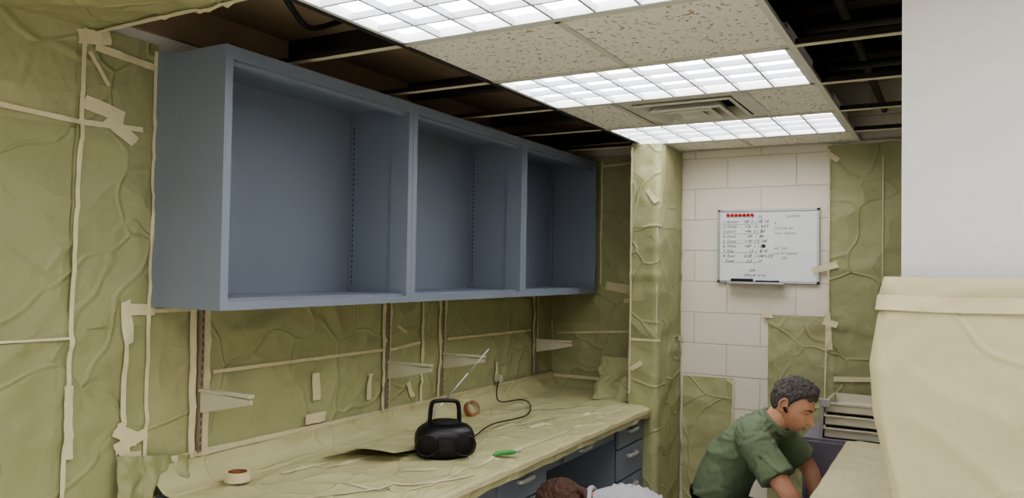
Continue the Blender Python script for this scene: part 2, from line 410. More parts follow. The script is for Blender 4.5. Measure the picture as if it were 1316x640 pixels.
# far wall papers
mb=MB()
sheet(mb,PF,-2.49,-1.74,.875,1.36,0,p1,sd=30); sheet(mb,PF,-2.49,-1.74,1.33,2.48,1,p2,sd=30)
sheet(mb,PF,-2.12,-1.74,.95,2.48,1.6,p1,sd=30)
def pleat2(u,v):
    x=-2.0+.30*u; z=1.14-.25*v; y=4.75-.10*v-.08*v*v
    y-=.013*math.sin(u*14+2*nz(u*3,v*4,2))*(.3+v)+.018*nz(u*5,v*5,9)
    return V((x+.02*nz(v*5,u*3,6),y,z))
mb.grid(pleat2,34,26,p1)
mb.obj("masking_paper")
mb=MB()
sheet(mb,PF,-.655,.44,.02,2.47,0,p2,sd=30); sheet(mb,PF,-.36,.44,1.0,2.47,1,p2,sd=30)
sheet(mb,PF,-1.0,-.62,.02,1.44,1,p1,sd=30)
sheet(mb,PF,-1.535,-1.215,.02,1.03,0,p1,sd=30)
mb.obj("masking_paper")
mb=MB()
sheet(mb,PPw,.0,.63,.02,1.30,1,p1,sd=50,amp=.6); sheet(mb,PPw,.0,.63,1.27,2.0,0,p2,sd=50,amp=.6); sheet(mb,PPw,.0,.63,1.97,2.48,1,p1,sd=50,amp=.6)
mb.obj("masking_paper")
mb=MB(); T=lambda *a,**k: tape(mb,PF,*a,sd=30,**k)
T(-2.45,1.255,-1.78,1.30,w=.014); T(-2.08,1.60,-1.76,1.55,w=.06); T(-2.12,2.42,-1.8,2.44,w=.016); T(-2.12,2.45,-2.12,1.6,w=.014)
T(-2.47,.955,-2.05,.955,w=.022)
T(-.65,2.45,-.65,1.45,w=.010); T(-.74,1.72,-.60,1.76,w=.04); T(-.655,1.47,-.64,1.25,w=.03); T(-1.03,1.45,-.97,1.45,w=.05); T(-.68,1.42,-.60,1.40,w=.04)
T(-1.21,1.02,-1.215,.5,w=.01); T(-.65,2.42,-.6,2.38,w=.03); T(-.66,1.45,-.67,.9,w=.010); T(-1.25,1.03,-1.2,1.0,w=.02)
T(-1.95,1.5,-1.9,1.5,w=.03);T(-.36,2.4,-.36,1.1,w=.006); T(-.62,1.08,-.30,1.10,w=.03)
TP=lambda *a,**k: tape(mb,PPw,*a,sd=50,amp=.6,**k)
TP(.012,2.46,.012,.95,w=.012); TP(.02,1.285,.2,1.285,w=.014); TP(.11,2.2,.17,2.12,w=.03); TP(.6,2.46,.6,1.0,w=.010); TP(.54,1.28,.63,1.26,w=.03); TP(.02,1.1,.09,1.15,w=.03)
mb.obj("masking_tape")
mb=MB()
sheet(mb,PC,LX+.01,-1.76,.3,1.56,0,M['paper'],sd=70)
tape(mb,PC,LX+.02,1.55,-1.78,1.552,w=.016,sd=70)
mb.obj("masking_paper")

# bench paper
def bench_z(x,y):
    d=disp(x*1.3,y*1.0,90)*.8+.010*max(0,nz(x*3,y*2.2,4))
    r=1-abs(nz(x*2.1+4,y*2.1,40)*2.2); d+=.013*max(0,r)**7
    return .871+d
def xfront(y): return -1.595 if y<4.515 else -1.75
def bench(u,v):
    y=1.80+(4.985-1.80)*v; xf=xfront(y)
    if u<.12:
        t=u/.12; a=t*math.pi/2
        x=LX+.025+.10*(1-math.cos(a)); z=.97-.09*math.sin(a)
        o=.010*nz(y*5,t*3,3)
        return V((x+o+.008,y,z+o*.5+.003))
    if u<.93:
        t=(u-.12)/.81; x=LX+.125+(xf-(LX+.125))*t
        z=bench_z(x,y)*1.0
        if t<.1: z=z*(t/.1)+.882*(1-t/.1)
        if t>.96: z=min(z,.884)
        return V((x,y,z))
    t=(u-.93)/.07
    return V((xf+.010+.006*nz(y*5,3,1)+.010*t*nz(y*9,1,7),y,.878-.050*t-.018*t*nz(y*7,2,2)))
mb=MB(); mb.grid(bench,90,220,M['paperc'])
def drape(u,v):
    x=LX+.02+(-1.6-LX-.02)*u; return V((x,1.795-.02*v-.012*(.5+.5*nz(x*6,v*2,1)),.876-.5*v))
mb.grid(drape,40,20,M['paperc'])
def flap(u,v):
    a=V((-2.30,2.50,.895)).lerp(V((-2.02,2.62,.90)),u); b_=V((-2.33,3.0,.90)).lerp(V((-2.05,3.1,.895)),u)
    q=a.lerp(b_,v); q.z+=.045*(1-v)**2*(.6+.4*math.sin(u*3)); q.y-=.03*(1-v); return q
mb.grid(flap,14,18,M['paperc'])
mb.obj("masking_paper")
mb=MB()
def PB(a,b_,o): return V((a,b_,max(bench_z(a,b_),.0)+.003))
TB=lambda *a,**k: tape(mb,PB,*a,**k)
TB(-1.72,2.3,-1.70,4.45,w=.012); TB(-1.98,2.05,-1.64,2.62,w=.022); TB(-2.30,2.25,-2.26,2.45,w=.025); TB(-2.34,3.3,-2.0,3.6,w=.018)
TB(-2.1,3.2,-1.95,3.9,w=.018); TB(-2.02,2.28,-1.75,2.25,w=.018); TB(-1.9,3.55,-1.86,3.72,w=.035); TB(-1.8,4.0,-1.65,4.3,w=.018)
TB(-2.2,2.4,-2.15,2.7,w=.025); TB(-2.3,3.9,-1.9,4.3,w=.018); TB(-1.93,2.55,-1.83,2.62,w=.025)
def edge(u,v):
    y=1.82+u*2.69; return V((-1.577+.006*nz(y*5,3,1),y,.876-.016*v+.003*nz(y*5,1,1)))
mb.grid(edge,140,1,M['tape'])
mb.obj("masking_tape")

# ------------------------------------------------------------------ upper cabinets
def overhead_cabinet(y0):
    y1=y0+1.05; x0,x1=LX+.002,-2.13; z0,z1=1.545,2.445; t=.018; C=M['cab']; mb=MB(); y0+=.001; y1-=.001
    xs=x1-.022
    mb.box(x0,xs,y0,y0+t,z0,z1,C); mb.box(x0,xs,y1-t,y1,z0,z1,C)
    mb.box(x0,xs,y0+t,y1-t,z1-t,z1,C); mb.box(x0,xs,y0+t,y1-t,z0+.0,z0+.040,C)
    mb.box(x0,x0+t,y0+t,y1-t,z0+.04,z1-t,C)
    # stile/rail face frame
    mb.box(xs,x1,y0,y0+.032,z0,z1,C); mb.box(xs,x1,y1-.032,y1,z0,z1,C)
    mb.box(xs,x1,y0+.032,y1-.032,z1-.045,z1,C); mb.box(xs,x1,y0+.032,y1-.032,z0,z0+.03,C)
    mb.box(x1-.10,xs,y1-.032,y1-t,z0+.04,z1-.045,C)
    mb.box(x1-.06,xs,y0+t,y1-.032,z1-.06,z1-t,C)
    for x in (x0+.05,):
        for (ya,yb) in ((y1-t-.004,y1-t),(y0+t,y0+t+.004)):
            mb.box(x-.008,x+.008,ya,yb,z0+.06,z1-.06,C)
            z=z0+.08
            while z<z1-.09:
                mb.box(x-.003,x+.003,ya-.0006,yb+.0006,z,z+.009,M['cabd']); z+=.024
    mb.obj("overhead_cabinet")
for i in range(3): overhead_cabinet(1.78+1.05*i)

for y in (1.997,3.118,3.605,4.717):
    mb=MB()
    mb.box(LX+.018,LX+.034,y-.008,y+.008,.99,1.54,M['rust'])
    z=1.0
    while z<1.53:
        mb.box(LX+.0335,LX+.0348,y-.003,y+.003,z,z+.018,M['slot']); z+=.03
    mb.obj("shelf_standard")
    mb=MB(); L=.27; zt=1.225
    prof=[(LX+.035,zt),(LX+.033+L,zt-.015),(LX+.033+L,zt-.03),(LX+.16,zt-.062),(LX+.035,zt-.085)]
    n_=len(prof); vs=[(x,y-.006,z) for x,z in prof]+[(x,y+.006,z) for x,z in prof]
    mb.add(vs,[tuple(range(n_))[::-1],tuple(range(n_,2*n_))]+[(i,(i+1)%n_,(i+1)%n_+n_,i+n_) for i in range(n_)],M['drawer'])
    mb.box(LX+.035,LX+.033+L,y-.014,y+.014,zt-.006,zt+.004,M['drawer'])
    mb.obj("shelf_bracket",bevel=.001)

# ------------------------------------------------------------------ base cabinets
def handle(mb,x,y,z,w=.12):
    p,r=crom([(x,y-w/2,z),(x+.022,y-w/2+.006,z+.002),(x+.026,y,z+.003),(x+.022,y+w/2-.006,z+.002),(x,y+w/2,z)],[.007,.007,.008,.007,.007],5)
    mb.tube(p,[(a*1.5,b_) for a,b_ in r],M['chrome'],10,up=(0,0,1))
def base(y0,y1,fronts):
    mb=MB(); C=M['cab']; xf=-1.65
    mb.box(-2.47,xf,y0+.002,y1-.002,.1,.838,C); mb.box(-2.47,xf-.06,y0+.002,y1-.002,0,.1,M['cabd'])
    for (z0,z1,hz) in fronts:
        mb.box(xf,xf+.018,y0+.012,y1-.012,z0,z1,C)
        mb.box(xf+.0005,xf+.003,y0+.006,y1-.006,z0-.006,z1+.006,M['cabd'])
        handle(mb,xf+.018,(y0+y1)/2,hz)
    mb.obj("base_cabinet",bevel=.002)
base(1.82,2.30,[(.70,.832,.785),(.12,.69,.64)]); base(2.30,2.78,[(.70,.832,.785),(.12,.69,.64)]); base(2.78,3.24,[(.70,.832,.785),(.12,.69,.64)])
base(4.10,4.52,[(.70,.832,.782),(.52,.69,.64),(.33,.51,.465),(.12,.32,.27)])
mb=MB(); mb.box(-2.3,-1.65,3.245,4.095,.76,.838,M['cab']); mb.box(-1.65,-1.634,3.42,3.86,.768,.832,M['cab']); handle(mb,-1.634,3.64,.80); mb.obj("pencil_drawer",bevel=.002)
mb=MB(); mb.box(-2.505,-1.60,1.80,4.515,.84,.87,M['cab']); mb.box(-2.505,-1.76,4.515,4.985,.84,.87,M['cab']); mb.box(-2.505,-2.49,1.8,4.985,.87,.96,M['cab']); mb.obj("bench_countertop",bevel=.003)

# ------------------------------------------------------------------ right bench
mb=MB(); C=M['cab']
mb.box(-.44,RX-.02,2.2,4.17,.1,.84,C); mb.box(-.38,RX-.02,2.22,4.15,0,.1,M['cabd']); mb.box(-.46,RX-.01,2.18,4.19,.84,.87,C)
for i in range(4):
    y=2.24+i*.48; mb.box(-.455,-.44,y,y+.45,.70,.83,C); mb.box(-.455,-.44,y,y+.45,.12,.69,C)
mb.obj("base_cabinet",bevel=.002)
mb=MB()
def rb(u,v):
    y=2.18+2.03*v
    if u<.06: return V((-.468+.004*nz(y*5,0,0),y,.80+.076*u/.06))
    x=-.468+(RX-.02+.468)*(u-.06)/.94
    return V((x,y,.874+.6*disp(x,y,120)*(1 if u>.1 else .3)))
mb.grid(rb,40,80,M['paper3'])
mb.grid(lambda u,v: V((-.468+.9*u,4.205+.006*nz(u*8,v,3),.876-.14*v)),30,6,M['paper3'])
mb.obj("masking_paper")
mb=MB(); mb.box(-.68,-.18,4.27,4.80,.02,.86,M['mauve'])
for i in range(3): mb.box(-.665,-.195,4.255,4.27,.05+i*.27,.305+i*.27,M['mauve']); mb.cyl((-.655,4.25,.18+i*.27),(-.655,4.245,.18+i*.27),.006,M['alu'])
mb.box(-.66,-.2,4.3,4.78,0,.02,M['cabd']); mb.obj("drawer_pedestal",bevel=.003)
mb=MB(); D=M['drawer']
for i in range(3):
    z=.862+i*.062; y0=4.30+i*.015; y1=4.72; x0,x1=-.585,-.22
    mb.box(x0,x1,y0,y1,z,z+.006,D); mb.box(x0,x0+.008,y0,y1,z,z+.05,D); mb.box(x1-.008,x1,y0,y1,z,z+.05,D)
    mb.box(x0,x1,y0,y0+.008,z,z+.052,D); mb.box(x0,x1,y0-.012,y0,z+.044,z+.054,D); mb.box(x0,x1,y1-.008,y1,z,z+.05,D)
    mb.box(x0-.012,x0,y0-.01,y1,z+.02,z+.03,M['alu'])
mb.box(-.60,-.585,4.285,4.30,.862,1.06,M['alu']); mb.box(-.60,-.55,4.282,4.29,1.02,1.06,M['alu'])
mb.obj("metal_drawer_stack",bevel=.001)

# ------------------------------------------------------------------ partition paper wrap
def lx(z):
    tb=[(0,-.118),(1.0,-.118),(1.2,-.125),(1.27,-.135),(1.38,-.16),(1.5,-.168),(1.62,-.15),(1.66,-.145),(1.70,-.135)]
    for (a,xa),(b_,xb) in zip(tb,tb[1:]):
        if z<=b_: return xa+(xb-xa)*(z-a)/(b_-a)
    return tb[-1][1]
def wrap(z,s_,off=0):
    x_l=lx(z)-off; yf=1.955-off-.02*math.exp(-((z-1.45)/.2)**2)
    n_=.012*nz(s_*6,z*2.5,5)+.010*(1-min(1,abs(nz(s_*4+z,z*2.5,8))*3))**3+.006*(1-min(1,abs(nz(s_*9-z*3,z*4,18))*3))**3
    if s_<.85:
        t=s_/.85; x=NX-.01+(x_l+.03-(NX-.01))*t; return V((x,yf-n_,z))
    t=(s_-.85)/.15
    if t<.4:
        a=t/.4*math.pi/2; return V((x_l+.03-.03*math.sin(a),yf+.03-.03*math.cos(a)-n_*(1-t),z))
    return V((x_l+n_*.5,yf+.03+(t-.4)/.6*.22,z))
mb=MB()
mb.grid(lambda u,v: wrap(.02+1.66*v+.004*nz(u*20,0,0)*(v>.98),u),150,110,M['paper3'])
mb.grid(lambda u,v: wrap(1.635+.062*v+.003*nz(u*9,1,0)*(v>.9),u,.004) + V((0,.03*max(0,v-.7),0)),150,8,M['paper3'])
mb.obj("masking_paper")
mb=MB(); mb.grid(lambda u,v: wrap(1.622+.034*v+.003*nz(u*12,0,2),u,.007),150,3,M['tape']); mb.obj("masking_tape")

# ------------------------------------------------------------------ whiteboard
mb=MB(); x0,x1,z0,z1=-1.315,-.704,1.64,2.10; y=FY-.002
mb.box(x0+.01,x1-.01,y-.014,y,z0+.01,z1-.01,M['wb'])
for q in ((x0,x1,y-.02,y,z0,z0+.014),(x0,x1,y-.02,y,z1-.014,z1),(x0,x0+.014,y-.02,y,z0,z1),(x1-.014,x1,y-.02,y,z0,z1)): mb.box(*q,M['alu'])
mb.box(-1.24,-.90,y-.07,y-.018,z0-.006,z0-.001,M['alu']); mb.box(-1.24,-.90,y-.072,y-.068,z0-.006,z0+.006,M['alu'])
mb.box(-1.22,-1.09,y-.06,y-.025,z0,z0+.024,M['black']); mb.cyl((-1.07,y-.05,z0+.008),(-.93,y-.05,z0+.008),.008,M['black']); mb.cyl((-1.06,y-.033,z0+.008),(-.95,y-.033,z0+.008),.007,M['ink'])
for i in range(7): mb.cyl((-1.25+i*.025,y-.014,2.065),(-1.25+i*.025,y-.024,2.065),.010,M['red'])
wbm=mb
def text(s_,x,z,size,mat):
    cu=bpy.data.curves.new("t",'FONT'); cu.body=s_; cu.size=size; cu.shear=.35
    o=bpy.data.objects.new("t",cu); scene.collection.objects.link(o); bpy.context.view_layer.update()
    me=bpy.data.meshes.new_from_object(o.evaluated_get(bpy.context.evaluated_depsgraph_get()))
    me.transform(Matrix.Translation((x,y-.0150,z))@Matrix.Rotation(math.radians(90),4,'X')); wbm.mesh(me,mat,False); bpy.data.objects.remove(o)
rows=[("1. Bother","88  6  | 58  16","9"),("2. Wylie","+06  16 | 64'5","1/2 Kyle fan"),("3.Gierli","+96  5 |  88","Test  Glenna"),("4. Ernel","   89   |  84",""),("5. Coml","+ 90 1/2|  88",""),("6. Wick","+89  1  | 28","Ad   Job"),("7. Gra","    13  |  47 B","Lot of reasons"),("8. Ryan","0.38  | 1340+2/3","      100"),("  Total","  2.0     10","")]
for i,(a,b_,c) in enumerate(rows):
    z=2.015-i*.031
    text(a,-1.285,z,.026,M['ink']); text(b_,-1.15,z,.026,M['ink']); text(c,-.97,z-.012,.024,M['inkg'])
text("Ladder",-.90,2.045,.030,M['inkg']); text("13    32",-1.12,2.045,.024,M['ink']); text("20A",-1.12,1.71,.022,M['ink']); text("200 and 1st be",-1.15,1.68,.022,M['ink'])
wbm.cyl((-1.03,y-.014,1.87),(-1.03,y-.0155,1.87),.012,M['ink'])
for i in range(5): wbm.box(-1.29,-1.06,y-.0155,y-.0145,2.006-i*.06,2.0075-i*.06,M['ink'])
wbm.box(-1.045,-1.0435,y-.0155,y-.0145,1.80,2.06,M['ink'])
wbm.obj("whiteboard")

# ------------------------------------------------------------------ bench-top things
mb=MB(); B=M['black']
RT=Matrix.Translation((-1.93,2.83,.892))@Matrix.Rotation(math.radians(38),4,'Z')@Matrix.Scale(1.03,4)
def se(a,n_): c=math.cos(a); s_=math.sin(a); return (math.copysign(abs(c)**(2/n_),c),math.copysign(abs(s_)**(2/n_),s_))
prof=[(0,.80),(.006,.90),(.03,.98),(.06,1.0),(.085,.98),(.105,.90),(.12,.76),(.128,.55),(.130,.25),(.130,.0)]
def rad(u,v):
    k=v*(len(prof)-1); i=min(int(k),len(prof)-2); t=k-i; z=prof[i][0]*(1-t)+prof[i+1][0]*t; s_=prof[i][1]*(1-t)+prof[i+1][1]*t
    cx_,cy_=se(2*math.pi*u,2.8); return RT@V((.128*s_*cx_,.098*s_*cy_,z))
mb.grid(rad,56,27,B,True,True)
for sx in (-1,1):
    c0=RT@V((sx*.075,-.088,.058)); c1=RT@V((sx*.078,-.101,.056)); mb.cyl(c0,c1,.042,M['blackg'],28); 
    pts=[RT@V((sx*.078+.043*math.cos(a),-.100,.056+.043*math.sin(a))) for a in [2*math.pi*i/28 for i in range(28)]]
    mb.tube(pts,.0035,B,8,closed=True)
mb.box(-.03,.03,-.104,-.085,.03,.09,B,RT); mb.box(-.018,.018,-.106,-.103,.066,.078,M['cabd'],RT)
for i in range(5): mb.box(-.024+i*.010,-.017+i*.010,-.108,-.103,.042,.048,M['cabd'],RT)
mb.cyl(RT@V((0,.005,.126)),RT@V((0,.005,.138)),.062,M['blackg'],36); mb.cyl(RT@V((0,.005,.138)),RT@V((0,.005,.141)),.02,M['black'])
p,r=crom([(-.062,.03,.08),(-.062,.028,.15),(-.056,.02,.205),(-.035,.015,.220),(.035,.015,.220),(.056,.02,.205),(.062,.028,.15),(.062,.03,.08)],[(.011,.009)]*8,6)
mb.tube([RT@q for q in p],r,B,12)
a0=V((-2.045,2.80,.985)); a1=V((-1.83,3.02,1.335))
mb.cyl(a0,a0.lerp(a1,.35),.0048,M['alu'],10); mb.cyl(a0.lerp(a1,.35),a0.lerp(a1,.7),.0040,M['alu'],10); mb.cyl(a0.lerp(a1,.7),a1,.0032,M['alu'],10); mb.ell(a1,(.005,.005,.005),M['alu'],nu=10,nv=6)
mb.cyl(a0+V((.04,.01,-.04)),a0+V((0,0,.006)),.010,B,12)
mb.obj("portable_radio")
mb=MB()
p,r=crom([(-1.90,2.955,.93),(-1.98,3.15,.903),(-2.06,3.45,.903),(-2.03,3.75,.903),(-2.16,4.05,.903),(-2.30,4.2,.903),(-2.36,4.05,.905),(-2.42,4.1,.94),(-2.465,4.2,1.02)],[.0035]*9,8)
mb.tube(p,r,B,8); mb.box(-2.485,-2.45,4.18,4.22,1.0,1.04,M['drawer']); mb.obj("electrical_cord")
def roll(c,ro,ri,h,mat,core,T=Matrix()):
    mb=MB(); n_=40
    def f(u,v):
        a=2*math.pi*u; k=int(round(v*4)); rr,zz=[(ri,0),(ro,0),(ro,h),(ri,h),(ri,0)][k]; return V(c)+(T@V((rr*math.cos(a),rr*math.sin(a),zz)))
    mb.grid(f,n_,4,mat,False,True)
    mb.grid(lambda u,v: V(c)+(T@V(((ri-.002)*math.cos(2*math.pi*u),(ri-.002)*math.sin(2*math.pi*u),h*v))),n_,1,core,True,True)
    mb.obj("tape_roll")
roll((-2.33,2.05,.894),.048,.036,.034,M['tape'],M['brown'])
roll((-2.33,3.66,.918),.045,.034,.035,M['brown'],M['drawer'],Matrix.Rotation(math.radians(65),3,'Y')@Matrix.Rotation(.3,3,'X'))
mb=MB(); G=Matrix.Translation((-1.69,2.94,.900))@Matrix.Rotation(math.radians(60),4,'Z')@Matrix.Scale(1.25,4)
p,r=crom([(-.045,0,.0),(-.03,0,.004),(.0,0,.005),(.03,0,.004),(.042,0,.002)],[(.008,.006),(.014,.010),(.012,.011),(.013,.010),(.007,.006)],5)
mb.tube([G@q for q in p],r,M['green'],14); mb.box(.04,.062,-.006,.006,-.001,.003,M['alu'],G); mb.obj("utility_knife")

# ------------------------------------------------------------------ people
def head(mb,c,Rm,hairmat,style,skin,scale=1.0):
    c=V(c)
    def shape(x,y,z):
        p=V((.098*x,.076*y,.120*z))
        if z<0:
            k=-z; p.y*=1-.22*k**1.3
            if x<0: p.x*=1-.42*k
            else: p.x*=1+.26*k
        if z>0: p.y*=1+.04*math.sin(z*3)
        if x>0:
            if z<0: p.x+= .016*x*min(1,-z*1.6)
            def g(y0,z0,sy,sz,A): p.x+=A*x*math.exp(-((p.y-y0)/sy)**2-((p.z-z0)/sz)**2)
            g(0,-.022,.013,.011,.026); g(0,-.006,.011,.020,.015); g(.012,-.027,.008,.008,.007); g(-.012,-.027,.008,.008,.007)
            g(0,.032,.045,.010,.009); g(.031,.010,.016,.011,-.011); g(-.031,.010,.016,.011,-.011)
            g(0,-.040,.018,.006,-.002)
            g(0,-.0535,.021,.0055,.009); g(0,-.0655,.019,.0055,.009); g(0,-.0595,.022,.0028,-.005); g(0,-.077,.022,.006,-.004); g(0,-.094,.024,.013,.014)
            g(.044,-.02,.018,.018,.005); g(-.044,-.02,.018,.018,.005)
        return p
    nu,nv=140,130
    samp=[]
    def f(u,v):
        th=2*math.pi*u; ph=math.pi*(v-.5)
        q=shape(math.cos(ph)*math.cos(th),math.cos(ph)*math.sin(th),math.sin(ph))
        if q.x>.02: samp.append(q.copy())
        return c+Rm@(q*scale)
    mb.grid(f,nu,nv,skin,True,True)
    def sx(y_,z_):
        bq=min(samp,key=lambda q:(q.y-y_)**2+(q.z-z_)**2); return bq.x
    def on(pts,off,rads,mat,seg=8):
        p,r=crom([(sx(y_,z_)+off,y_,z_) for y_,z_ in pts],rads,5)
        mb.tube([c+Rm@(q*scale) for q in p],r,mat,seg)
    for s_ in (-1,1):
        ex=sx(s_*.031,.010)
        mb.ell(c+Rm@(V((ex-.0065,s_*.031,.009))*scale),(.0105*scale,)*3,M['eye'],nu=18,nv=12); mb.ell(c+Rm@(V((ex+.0005,s_*.0305,.0075))*scale),(.004*scale,.0048*scale,.0048*scale),M['iris'],R=Rm,nu=12,nv=8)
        on([(s_*.018,.010),(s_*.025,.0165),(s_*.033,.0175),(s_*.043,.011)],.0022,[.002,.0036,.0036,.0015],skin)
        on([(s_*.019,.007),(s_*.030,.001),(s_*.042,.007)],.001,[.0015,.0028,.0012],skin)
        on([(s_*.013,.028),(s_*.026,.033),(s_*.043,.028)],.0005,[(.002,.003),(.0022,.0045),(.001,.002)],hairmat)
        ec=V((-.004,s_*.077,-.004))
        pts=[c+Rm@((ec+V((.017*math.cos(a)-.004*math.sin(a),s_*.006*(1-math.cos(a)),(.030 if math.sin(a)>0 else .026)*math.sin(a))))*scale) for a in [2*math.pi*i/24 for i in range(24)]]
        mb.tube(pts,.0048*scale,skin,8,closed=True)
        mb.ell(c+Rm@((ec+V((0,-s_*.004,0)))*scale),(.015*scale,.006*scale,.026*scale),skin,R=Rm,nu=16,nv=10)
    on([(-.021,-.060),(-.008,-.0545),(.008,-.0545),(.021,-.060)],-.0012,[.0008,.003,.003,.0008],M['skin2'])
    on([(-.019,-.061),(-.008,-.0650),(.008,-.0650),(.019,-.061)],-.0012,[.0008,.0034,.0034,.0008],M['skin2'])
    vs=[];fs=[];W=150;H=120;idx={}
    def hs(u,v):
        th=2*math.pi*u; ph=math.pi*(v-.5); x,y,z=math.cos(ph)*math.cos(th),math.cos(ph)*math.sin(th),math.sin(ph)
        p=shape(x,y,z); px=p.x
        lim=.070+.008*nz(y*6,3,1) if px>.045 else (.070-(.045-px)/.025*.050 if px>.020 else (-.012 if px>.008 else (.021 if px>-.012 else (.021-(-.012-px)/.02*.085 if px>-.032 else -.066))))
        if style=='long': lim=min(lim,-.02) if px<.02 else lim
        m_=p.z-lim
        n_=V((x/.098,y/.076,z/.12)).normalized()
        k_=min(1,max(0,(m_+.004)/.03))
        o=.012*k_ + (.0065*nz(p.x*45,p.y*60,p.z*28)+.005*nz(p.x*120,p.y*120,p.z*45))*k_
        if p.z<.02: o*=.55
        if style!='long': o+=.012*max(0,min(1,(px+.0)/.05))*max(0,p.z/.12)
        if style=='long': o+=.010-.008*math.exp(-(p.y/.006)**2)
        if m_<-.004: return None
        return c+Rm@((p+n_*(o-.0005))*scale)
    for j in range(H+1):
        for i in range(W):
            q=hs(i/W,j/H)
            if q is not None: idx[(i,j)]=len(vs); vs.append(q)
    for j in range(H):
        for i in range(W):
            k=[(i,j),((i+1)%W,j),((i+1)%W,j+1),(i,j+1)]
            if all(a in idx for a in k): fs.append([idx[a] for a in k])
    mb.add(vs,fs,hairmat,True)

def hand(mb,w,d,nrm,side,skin):
    w=V(w); d=V(d).normalized(); nrm=V(nrm); nrm=(nrm-d*nrm.dot(d)).normalized(); sd=d.cross(nrm)*side
    t=MB()
    t.tube([w-d*.03,w,w+d*.03,w+d*.07,w+d*.092],[(.020,.026),(.018,.028),(.016,.038),(.014,.041),(.010,.038)],skin,16,up=nrm)
    for i,(o,L) in enumerate(((.030,.072),(.010,.080),(-.011,.074),(-.031,.058))):
        q=w+d*(.082-.004*abs(i-1))+sd*o; pts=[q-d*.02,q]; dd=d.copy()
        for k,fr in enumerate((.45,.30,.25)):
            ang=math.radians((18,28,22)[k]+i*3)
            dd=(dd*math.cos(ang)+nrm*math.sin(ang)).normalized() if k==0 else (Matrix.Rotation(ang,3,d.cross(nrm))@dd)
            q=q+dd*L*fr; pts.append(q)
        t.tube(*crom(pts,[.010,.0095,.0088,.008,.006],4),skin,12,up=sd)
    q=w+d*.025+sd*.026
    t.tube(*crom([q-sd*.01,q,q+sd*.022+d*.022+nrm*.012,q+sd*.030+d*.048+nrm*.022,q+sd*.028+d*.068+nrm*.028],[.014,.013,.0115,.010,.007],4),skin,12,up=nrm)
    mb.mesh(remesh(t,.0032,3),skin)

def person(name,J,shirt,hairmat,style):
    mb=MB(); sk=M['skin']
    t=MB(); hc=V(J['head']); sp=[V(q) for q in J['spine']]
    t.tube(*crom([sp[-2],sp[-1],sp[-1].lerp(hc,.45),hc-(hc-sp[-1]).normalized()*.01],[.07,.060,.056,.054],5),sk,18)
    for s_ in ('L','R'):
        a=[V(q) for q in J['arm'+s_]]
        t.tube(*crom([a[0],a[0].lerp(a[1],.5),a[1],a[1].lerp(a[2],.3),a[2]],[.052,.050,.042,.043,(.026,.030)],6),sk,18)
    mb.mesh(remesh(t,.009,4),sk)
    for s_ in ('L','R'):
        a=J['arm'+s_]; hand(mb,a[2],J['hd'+s_][0],J['hd'+s_][1],J['hd'+s_][2],sk)
    t=MB(); t.tube(*crom(sp,J['srad'],6),shirt,36)
    for s_ in ('L','R'):
        a=[V(q) for q in J['arm'+s_]]; e=J.get('sleeve',.72)
        mid=sp[-3]
        pts=[mid.lerp(a[0],.35),a[0],a[0].lerp(a[1],e*.55),a[0].lerp(a[1],e)]; rr=[.088,.080,.078,.084]
        if e>=1: pts=[mid.lerp(a[0],.35),a[0],a[0].lerp(a[1],.5),a[1],a[1].lerp(a[2],.85)]; rr=[.08,.072,.062,.054,.042]
        t.tube(*crom(pts,rr,6),shirt,24)
    me=remesh(t,.009,8)
    sh=V(J['armR'][0])
    for v_ in me.vertices:
        q=v_.co; d=q-sh
        w=nz(q.x*6,q.y*5,q.z*6)*.006
        an=math.atan2(d.z,d.x); rr_=d.length
        f1=nz(an*3.2,rr_*3.5,q.y*2)
        w+=(1-min(1,abs(f1)*4.5))**2*.011*min(1,rr_*8)
        w-=(1-min(1,abs(nz(q.x*16+q.z*9,q.y*8,q.z*14-q.x*9))*5))**2*.004
        v_.co=q+v_.normal*w
    mb.mesh(me,shirt)
    n0=sp[-1]; ax=(hc-sp[-2]).normalized(); u=ax.orthogonal().normalized(); w=ax.cross(u)
    for k,(rr,dz) in enumerate(((.066,.006),(.074,-.008))):
        mb.tube([n0+ax*dz+(u*math.cos(a)+w*math.sin(a))*rr for a in [2*math.pi*i/28 for i in range(28)]],[(.010,.012)]*28,shirt,10,closed=True)
    t=MB(); pv=V(J['pelvis'])
    t.tube(*crom([sp[1].lerp(sp[0],.6),sp[0],pv],[(J['srad'][0][0]*.93,J['srad'][0][1]*.93),(J['srad'][0][0]*.96,J['srad'][0][1]*.98),(.165,.125)],5),M['jeans'],28)
    for s_ in ('L','R'):
        l=[V(q) for q in J['leg'+s_]]
        t.tube(*crom([l[0],l[0].lerp(l[1],.5),l[1],l[1].lerp(l[2],.35),l[2]],[.095,.082,.066,.064,.050],6),M['jeans'],20)
    mb.mesh(remesh(t,.012,5),M['jeans'])
    bx=(sp[1]-sp[0]).normalized(); bc=sp[0].lerp(sp[1],.12); u=V((0,1,0)); u=(u-bx*u.dot(bx)).normalized(); w=bx.cross(u)
    mb.tube([bc+u*math.cos(a)*(J['srad'][0][0]+.004)+w*math.sin(a)*(J['srad'][0][1]+.004) for a in [2*math.pi*i/40 for i in range(40)]],[(.006,.017)]*40,M['belt'],10,closed=True,up=tuple(u))
    for s_ in ('L','R'):
        an=V(J['leg'+s_][2]); fd=V(J['foot'+s_]).normalized()
        up_=V(J.get('footup',(0,0,1)))
        mb.tube(*crom([an-fd*.06-up_*.035,an-up_*.03,an+fd*.08-up_*.045,an+fd*.17-up_*.055,an+fd*.20-up_*.058],[(.035,.036),(.048,.040),(.036,.045),(.028,.045),(.012,.03)],5),M['belt'],16,up=tuple(up_))
    head(mb,hc,J['hrot'],hairmat,style,sk)
    J['extra'](mb)
    return mb.obj(name)

